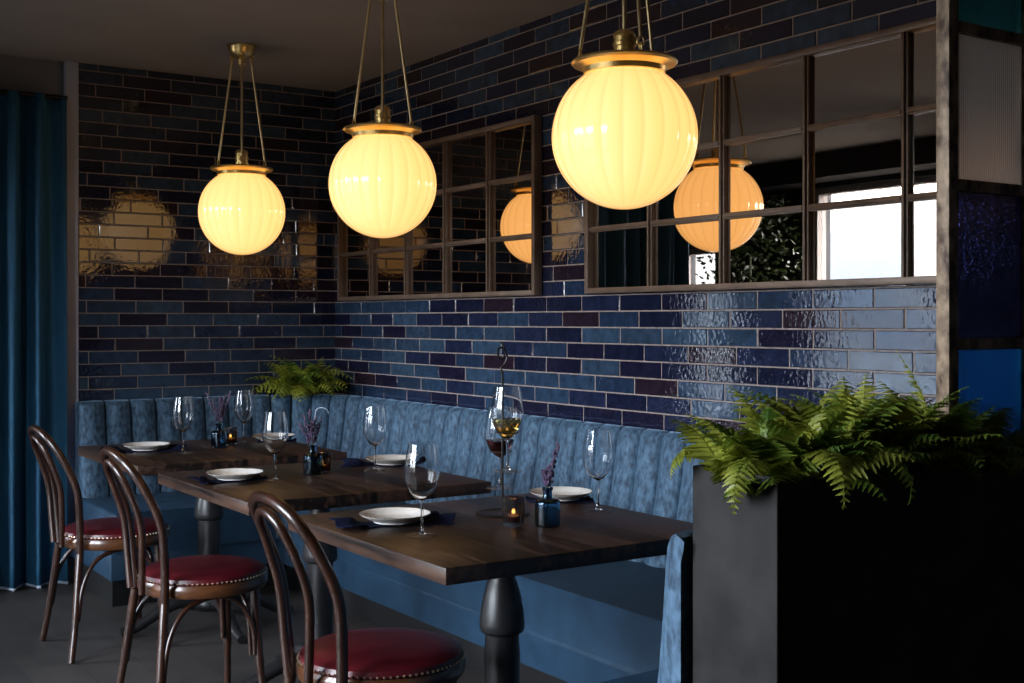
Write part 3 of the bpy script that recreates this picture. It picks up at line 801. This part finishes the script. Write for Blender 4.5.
# ------------------------------------------------------------------ tableware
def make_glass(loc, label):
    t = thing('wine_glass', loc, label, 'wine glass', 'stemmed wine glasses on the tables')
    o = [(.0, .090), (.006, .0905), (.017, .097), (.029, .110), (.039, .129), (.0445, .150), (.0455, .166), (.0440, .186), (.0400, .208), (.0345, .2355)]
    i = [(.0338, .2360), (.0392, .208), (.0431, .186), (.0446, .166), (.0436, .150), (.0381, .1295), (.0282, .111), (.0165, .0985), (.006, .0935), (0, .0932)]
    obj('bowl', lathe(o + i, seg=48), M['glass'], t)
    obj('stem', lathe([(0, .0915), (.0055, .0908), (.0042, .084), (.0036, .066), (.0036, .03), (.0046, .012), (.010, .0062), (0, .0058)], seg=20), M['glass'], t)
    obj('foot', lathe([(0, 0), (.0405, 0), (.0415, .0010), (.0405, .0020), (.026, .0038), (.010, .0060), (0, .0060)], seg=48), M['thin_glass'], t)
    return t
GL = [(422, 536, 'empty wine glass on the front table beside the plate nearest the camera'),
      (598, 511.5, 'empty wine glass on the front table by the banquette, right of a plate'),
      (275, 480.5, 'empty wine glass on the middle table, aisle side, right of its plate'),
      (375, 470.5, 'empty wine glass on the middle table by the banquette, left of a plate'),
      (183, 453.5, 'empty wine glass on the far table, aisle side, right of its plate'),
      (244, 443, 'empty wine glass on the far table by the banquette')]
ZT = TZ
g0 = None
for u, v, lb in GL:
    x, y = at(u, v, ZT)
    if g0 is None: g0 = make_glass((x, y, ZT), lb)
    else: dup(g0, (x, y, ZT), 0, lb)

# wine stand with two poured glasses
bx_, by_ = at(502.5, 514, ZT)
DS = -(bx_) * CT + by_ * ST
ws = thing('wine_stand', (bx_, by_, ZT), 'dark metal wine stand with round base and looped handle on the front table', 'wine stand')
obj('base', lathe([(0, 0), (.075, 0), (.078, .002), (.076, .005), (.066, .0065), (.064, .0055), (.012, .0065), (0, .0065)], seg=56), M['darkmetal'], ws)
obj('rod', tube([(0, 0, .005), (0, 0, .405)], .0034, seg=10), M['darkmetal'], ws)
bm = bmesh.new()
Rv = Vector((ST, CT, 0)); Fv = Vector((-CT, ST, 0))
def camv(a, b, z): return Rv * a + Fv * b + Vector((0, 0, z))
lp = [camv(0, 0, .395), camv(-.004, 0, .412), camv(.006, 0, .425), camv(.013, 0, .445), camv(.004, 0, .468), camv(-.010, 0, .470), camv(-.013, 0, .452), camv(-.002, 0, .440), camv(.006, 0, .452)]
add_tube(bm, spline(lp, 7), .0032, seg=8); add_tube(bm, spline([camv(.004, 0, .468), camv(.002, 0, .482), camv(-.007, 0, .486)], 6), .0026, seg=8)
obj('handle', bm, M['darkmetal'], ws)
wp = camv(.014, -.075, 0); rp = camv(-.007, .078, 0)
for P_, zr in ((wp, .130 + .108), (rp, .062 + .108)):
    bm = bmesh.new(); c = Vector((P_.x, P_.y, zr)); rr = .0325
    away = Vector((P_.x, P_.y, 0)).normalized()
    add_tube(bm, [c + Vector((rr * cos(q), rr * sin(q), 0)) for q in (2 * PI * j / 32 for j in range(32))], .0017, seg=8, closed=True)
    add_tube(bm, [Vector((0, 0, zr)), c - away * rr], .0022, seg=8)
    obj('ring_arm', bm, M['darkmetal'], ws)
def fill(t, zl, mat):
    prof = [(0, .0940), (.006, .0943), (.0158, .0992), (.0275, .1117)]
    inner = [(.0275, .1117), (.0374, .1302), (.0428, .150)]
    for (r0, za), (r1, zb) in zip(inner, inner[1:]):
        if zl >= zb: prof.append((r1, zb))
        else:
            f = (zl - za) / (zb - za); prof.append((r0 + (r1 - r0) * f, zl)); break
    prof.append((0, prof[-1][1]))
    return obj('wine', lathe(prof, seg=48), mat, t)
t = dup(g0, (bx_ + wp.x, by_ + wp.y, ZT + .130), 0, 'glass of white wine held in the upper ring of the wine stand'); fill(t, .146, M['white_wine'])
t = dup(g0, (bx_ + rp.x, by_ + rp.y, ZT + .062), 0, 'glass of red wine held in the lower ring of the wine stand'); fill(t, .140, M['red_wine'])

# plates on folded napkins
def make_plate(loc, label):
    t = thing('side_plate', loc, label, 'plate', 'cream plates on the tables')
    obj('dish', lathe([(0, .0035), (.050, .0035), (.052, 0), (.058, 0), (.060, .004), (.080, .012), (.0955, .0205), (.0962, .0225), (.0955, .0235), (.093, .0230), (.076, .0150), (.060, .0085), (0, .0075)], seg=64), M['porcelain'], t)
    obj('rim', tube([(.0958 * cos(q), .0958 * sin(q), .0224) for q in (2 * PI * j / 64 for j in range(64))], .0011, seg=6, closed=True), M['porcelain_rim'], t)
    return t
def make_napkin(loc, rz, la, lb_, label, seed):
    """linen folded to a band, pinched under the plate and fanning out at both ends; la / lb_ reach each way"""
    rnd = random.Random(seed); bm = bmesh.new(); nx, nyy = 28, 14; g = []
    ph = rnd.uniform(0, 6)
    for i in range(nx + 1):
        s = -la + (la + lb_) * i / nx
        over = max(0, abs(s) - .055) / .07
        hw = .040 + .030 * min(1.2, over)
        amp = .0085 * min(1.0, max(0, abs(s) - .085) / .03)
        row = []
        for j in range(nyy + 1):
            q = -1 + 2 * j / nyy
            z = .0030 + amp * (1 + sin(q * 6 + ph + s * 9)) * (1.0 - .3 * abs(q)) + (.006 * min(1, max(0, abs(s) - .095) / .02)) * (1 - q * q)
            edge = 1 + .10 * sin(q * 4 + ph) if abs(s) > .1 else 1
            row.append(bm.verts.new((s * edge, q * hw, z)))
        g.append(row)
    for i in range(nx):
        for j in range(nyy): bm.faces.new((g[i][j], g[i + 1][j], g[i + 1][j + 1], g[i][j + 1]))
    r_ = bmesh.ops.extrude_face_region(bm, geom=bm.faces[:])
    vs = [v for v in r_['geom'] if isinstance(v, bmesh.types.BMVert)]
    for v in vs: v.co.z = 0.0 if v.co.z < .004 else v.co.z - .003
    o = obj('napkin', bm, M['napkin'], None); o.location = loc; o.rotation_euler = (0, 0, rz)
    return tag(o, label, 'napkin', 'navy napkins under the plates')
PLT = [(395, 521.5, (338, 527), (455, 519), 'cream plate on the front table, aisle side, left of a wine glass', 'navy napkin under the aisle-side plate of the front table'),
       (561, 498.5, (528, 500), (590, 499), 'cream plate on the front table by the banquette, behind the blue bottle', 'navy napkin under the banquette-side plate of the front table'),
       (235, 478.5, (196, 481), (280, 474), 'cream plate on the middle table, aisle side', 'navy napkin under the aisle-side plate of the middle table'),
       (391, 463.5, (346, 463), (420, 463), 'cream plate on the middle table by the banquette', 'navy napkin under the banquette-side plate of the middle table'),
       (146.5, 449.5, (112, 449), (184, 446), 'cream plate on the far table, aisle side', 'navy napkin under the aisle-side plate of the far table'),
       (274, 440, (248, 443), (300, 442), 'cream plate on the far table by the banquette', 'navy napkin under the banquette-side plate of the far table')]
p0 = None
for i, (u, v, a, b, lb, lbn) in enumerate(PLT):
    x, y = at(u, v, ZT + .006)
    A = Vector(at(a[0], a[1], ZT)); B = Vector(at(b[0], b[1], ZT)); cc = Vector((x, y))
    dr = (B - A).normalized(); rz = math.atan2(dr.y, dr.x)
    la = min(.17, max(.09, (cc - A).length)); lb2 = min(.15 if i not in (2, 5) else .10, max(.09, (B - cc).length))
    if i == 5: la = .075
    make_napkin((x, y, ZT), rz, la, lb2, lbn, 40 + i)
    if p0 is None: p0 = make_plate((x, y, ZT + .0062), lb)
    else: dup(p0, (x, y, ZT + .0062), 0, lb)

# blue glass bottles with lavender sprigs
def make_bottle(loc, label):
    o = [(0, 0), (.030, 0), (.0335, .003), (.0345, .012), (.0345, .060), (.0335, .067), (.030, .071), (.016, .074), (.0125, .080), (.0120, .094), (.0150, .098), (.0150, .103)]
    i = [(.0110, .103), (.0090, .096), (.0090, .080), (.013, .0715), (.028, .067), (.0305, .060), (.0310, .012), (.028, .007), (0, .0065)]
    ob = obj('bottle_vase', lathe(o + i, seg=40), M['blueglass']); ob.location = loc
    return tag(ob, label, 'vase', 'small blue glass bottle vases')
def sprig(loc, label, stems, seed):
    rnd = random.Random(seed)
    t = thing('lavender_sprig', loc, label, 'flowers', 'lavender sprigs in the bottle vases')
    for (a, b, h, hook) in stems:
        c = [Vector((0, 0, .012)), camv(a * .04, b * .04, .055), camv(a * .12, b * .12, .100), camv(a * .55, b * .55, .10 + (h - .10) * .55), camv(a, b, h)]
        if hook: c += [camv(a + .020, b, h + .012), camv(a + .040, b, h + .004), camv(a + .046, b, h - .010)]
        pts = spline(c, 6)
        bm = bmesh.new(); add_tube(bm, pts, [.0011 if hook else .0009] * len(pts), seg=5); s = obj('stem', bm, M['braid'] if hook else M['stem'], t)
        if not hook:
            bm = bmesh.new(); n = 34
            for k in range(n):
                f = .58 + .42 * (k + .5) / n; q = pts[min(len(pts) - 1, int(f * (len(pts) - 1)))]
                an = rnd.uniform(0, 2 * PI); rr = .0065 * (1.25 - f * .6)
                add_ball(bm, (q.x + rr * cos(an), q.y + rr * sin(an), q.z + rnd.uniform(-.004, .004)), rnd.uniform(.0022, .0040), 1.5, u=5, v=4)
            obj('flower_head', bm, M['bud'], s)
    return t
VS = [(547.5, 526, 'blue glass bottle vase on the front table beside the candle', 'short lavender sprig in the bottle on the front table',
       [(.012, -.003, .175, False), (.030, .01, .225, False), (-.012, .006, .150, False), (.002, .012, .16, False)]),
      (313, 474, 'blue glass bottle vase on the middle table', 'purple lavender sprig with a pale curled stem in the middle table bottle',
       [(-.035, .0, .215, False), (-.015, .012, .235, False), (.012, -.008, .205, False), (-.055, .006, .185, False), (.028, .01, .20, False), (.010, 0, .225, True), (.0, -.02, .19, False)]),
      (219, 447.5, 'blue glass bottle vase on the far table', 'dried lavender sprig spreading from the bottle on the far table',
       [(-.06, .0, .245, False), (-.03, .01, .215, False), (.03, 0, .235, False), (.055, -.01, .245, False), (.0, .02, .225, False), (.02, -.02, .19, False)])]
v0 = None
for i, (u, v, lb, lbs, st) in enumerate(VS):
    x, y = at(u, v, ZT)
    if v0 is None: v0 = make_bottle((x, y, ZT), lb)
    else:
        q = v0.copy(); C.objects.link(q); q.location = (x, y, ZT); q['label'] = lb
    sprig((x, y, ZT), lbs, st, 60 + i)

# ribbed votive candles
def make_votive(loc, label):
    t = thing('votive_candle', loc, label, 'candle', 'ribbed glass votive candles')
    rib = lambda a, z: 1 + .030 * cos(a * 22)
    o = [(0, 0), (.026, 0), (.0285, .004), (.0292, .075)]; i = [(.0262, .076), (.0255, .010), (.022, .008), (0, .008)]
    bm = bmesh.new(); add_lathe(bm, o + i, seg=132, rmod=lambda a, z: 1 + .035 * cos(a * 20)); obj('holder', bm, M['smoke'], t, angle=60)
    w_ = obj('wax', lathe([(0, .0085), (.019, .0085), (.0195, .024), (.018, .0255), (0, .0245)], seg=28), M['wax'], t)
    obj('wick', tube([(0, 0, .0245), (.0005, 0, .031)], .0007, seg=5), M['darkmetal'], w_)
    obj('flame', lathe([(0, .029), (.0030, .031), (.0040, .034), (.0032, .039), (.0012, .044), (0, .047)], seg=14), M['flame'], t)
    return t
CN = [(513.5, 525.5, 'lit ribbed votive candle on the front table between stand and bottle'),
      (322.5, 472.5, 'lit votive candle on the middle table right of the blue bottle'),
      (230.5, 444.5, 'lit votive candle on the far table right of the bottle')]
c0 = None
for u, v, lb in CN:
    x, y = at(u, v, ZT)
    if c0 is None: c0 = make_votive((x, y, ZT), lb)
    else: dup(c0, (x, y, ZT), 0, lb)

# ------------------------------------------------------------------ world, camera, view
w = bpy.data.worlds.new('daylight'); bpy.context.scene.world = w; w.use_nodes = True
bg = w.node_tree.nodes['Background']; bg.inputs['Color'].default_value = rgb(.86, .93, 1.0); bg.inputs['Strength'].default_value = 38.0
_N, _L = w.node_tree.nodes, w.node_tree.links
_tc = _N.new('ShaderNodeTexCoord'); _sx = _N.new('ShaderNodeSeparateXYZ'); _L.new(_tc.outputs['Generated'], _sx.inputs[0])
_cr = _N.new('ShaderNodeValToRGB'); _e = _cr.color_ramp.elements      # pavement below the horizon, bright overcast sky above
_e[0].position, _e[0].color = .0, rgb(.05, .048, .045); _e[1].position, _e[1].color = .10, rgb(.86, .93, 1.0)
_x = _e.new(.02); _x.color = rgb(.18, .18, .18)
_L.new(_sx.outputs['Z'], _cr.inputs['Fac']); _L.new(_cr.outputs['Color'], bg.inputs['Color'])

cd = bpy.data.cameras.new('camera'); cam = bpy.data.objects.new('camera', cd); C.objects.link(cam)
cam.location = (0, 0, HC); cam.rotation_euler = (PI / 2, 0, math.atan2(CT, ST))
cd.sensor_width = 36; cd.lens = 36 * FPX / 1024; cd.shift_y = -(341.5 - VH) / 1024; cd.clip_start = .02
S = bpy.context.scene
S.camera = cam
S.view_settings.view_transform = 'Standard'; S.view_settings.look = 'None'
S.view_settings.gamma = 1; S.view_settings.use_curve_mapping = False; S.view_settings.exposure = 0.0
S.cycles.use_denoising = True
S.cycles.max_bounces = 14; S.cycles.transmission_bounces = 12; S.cycles.transparent_max_bounces = 12
S.cycles.caustics_reflective = False; S.cycles.caustics_refractive = False
S.cycles.sample_clamp_indirect = 8
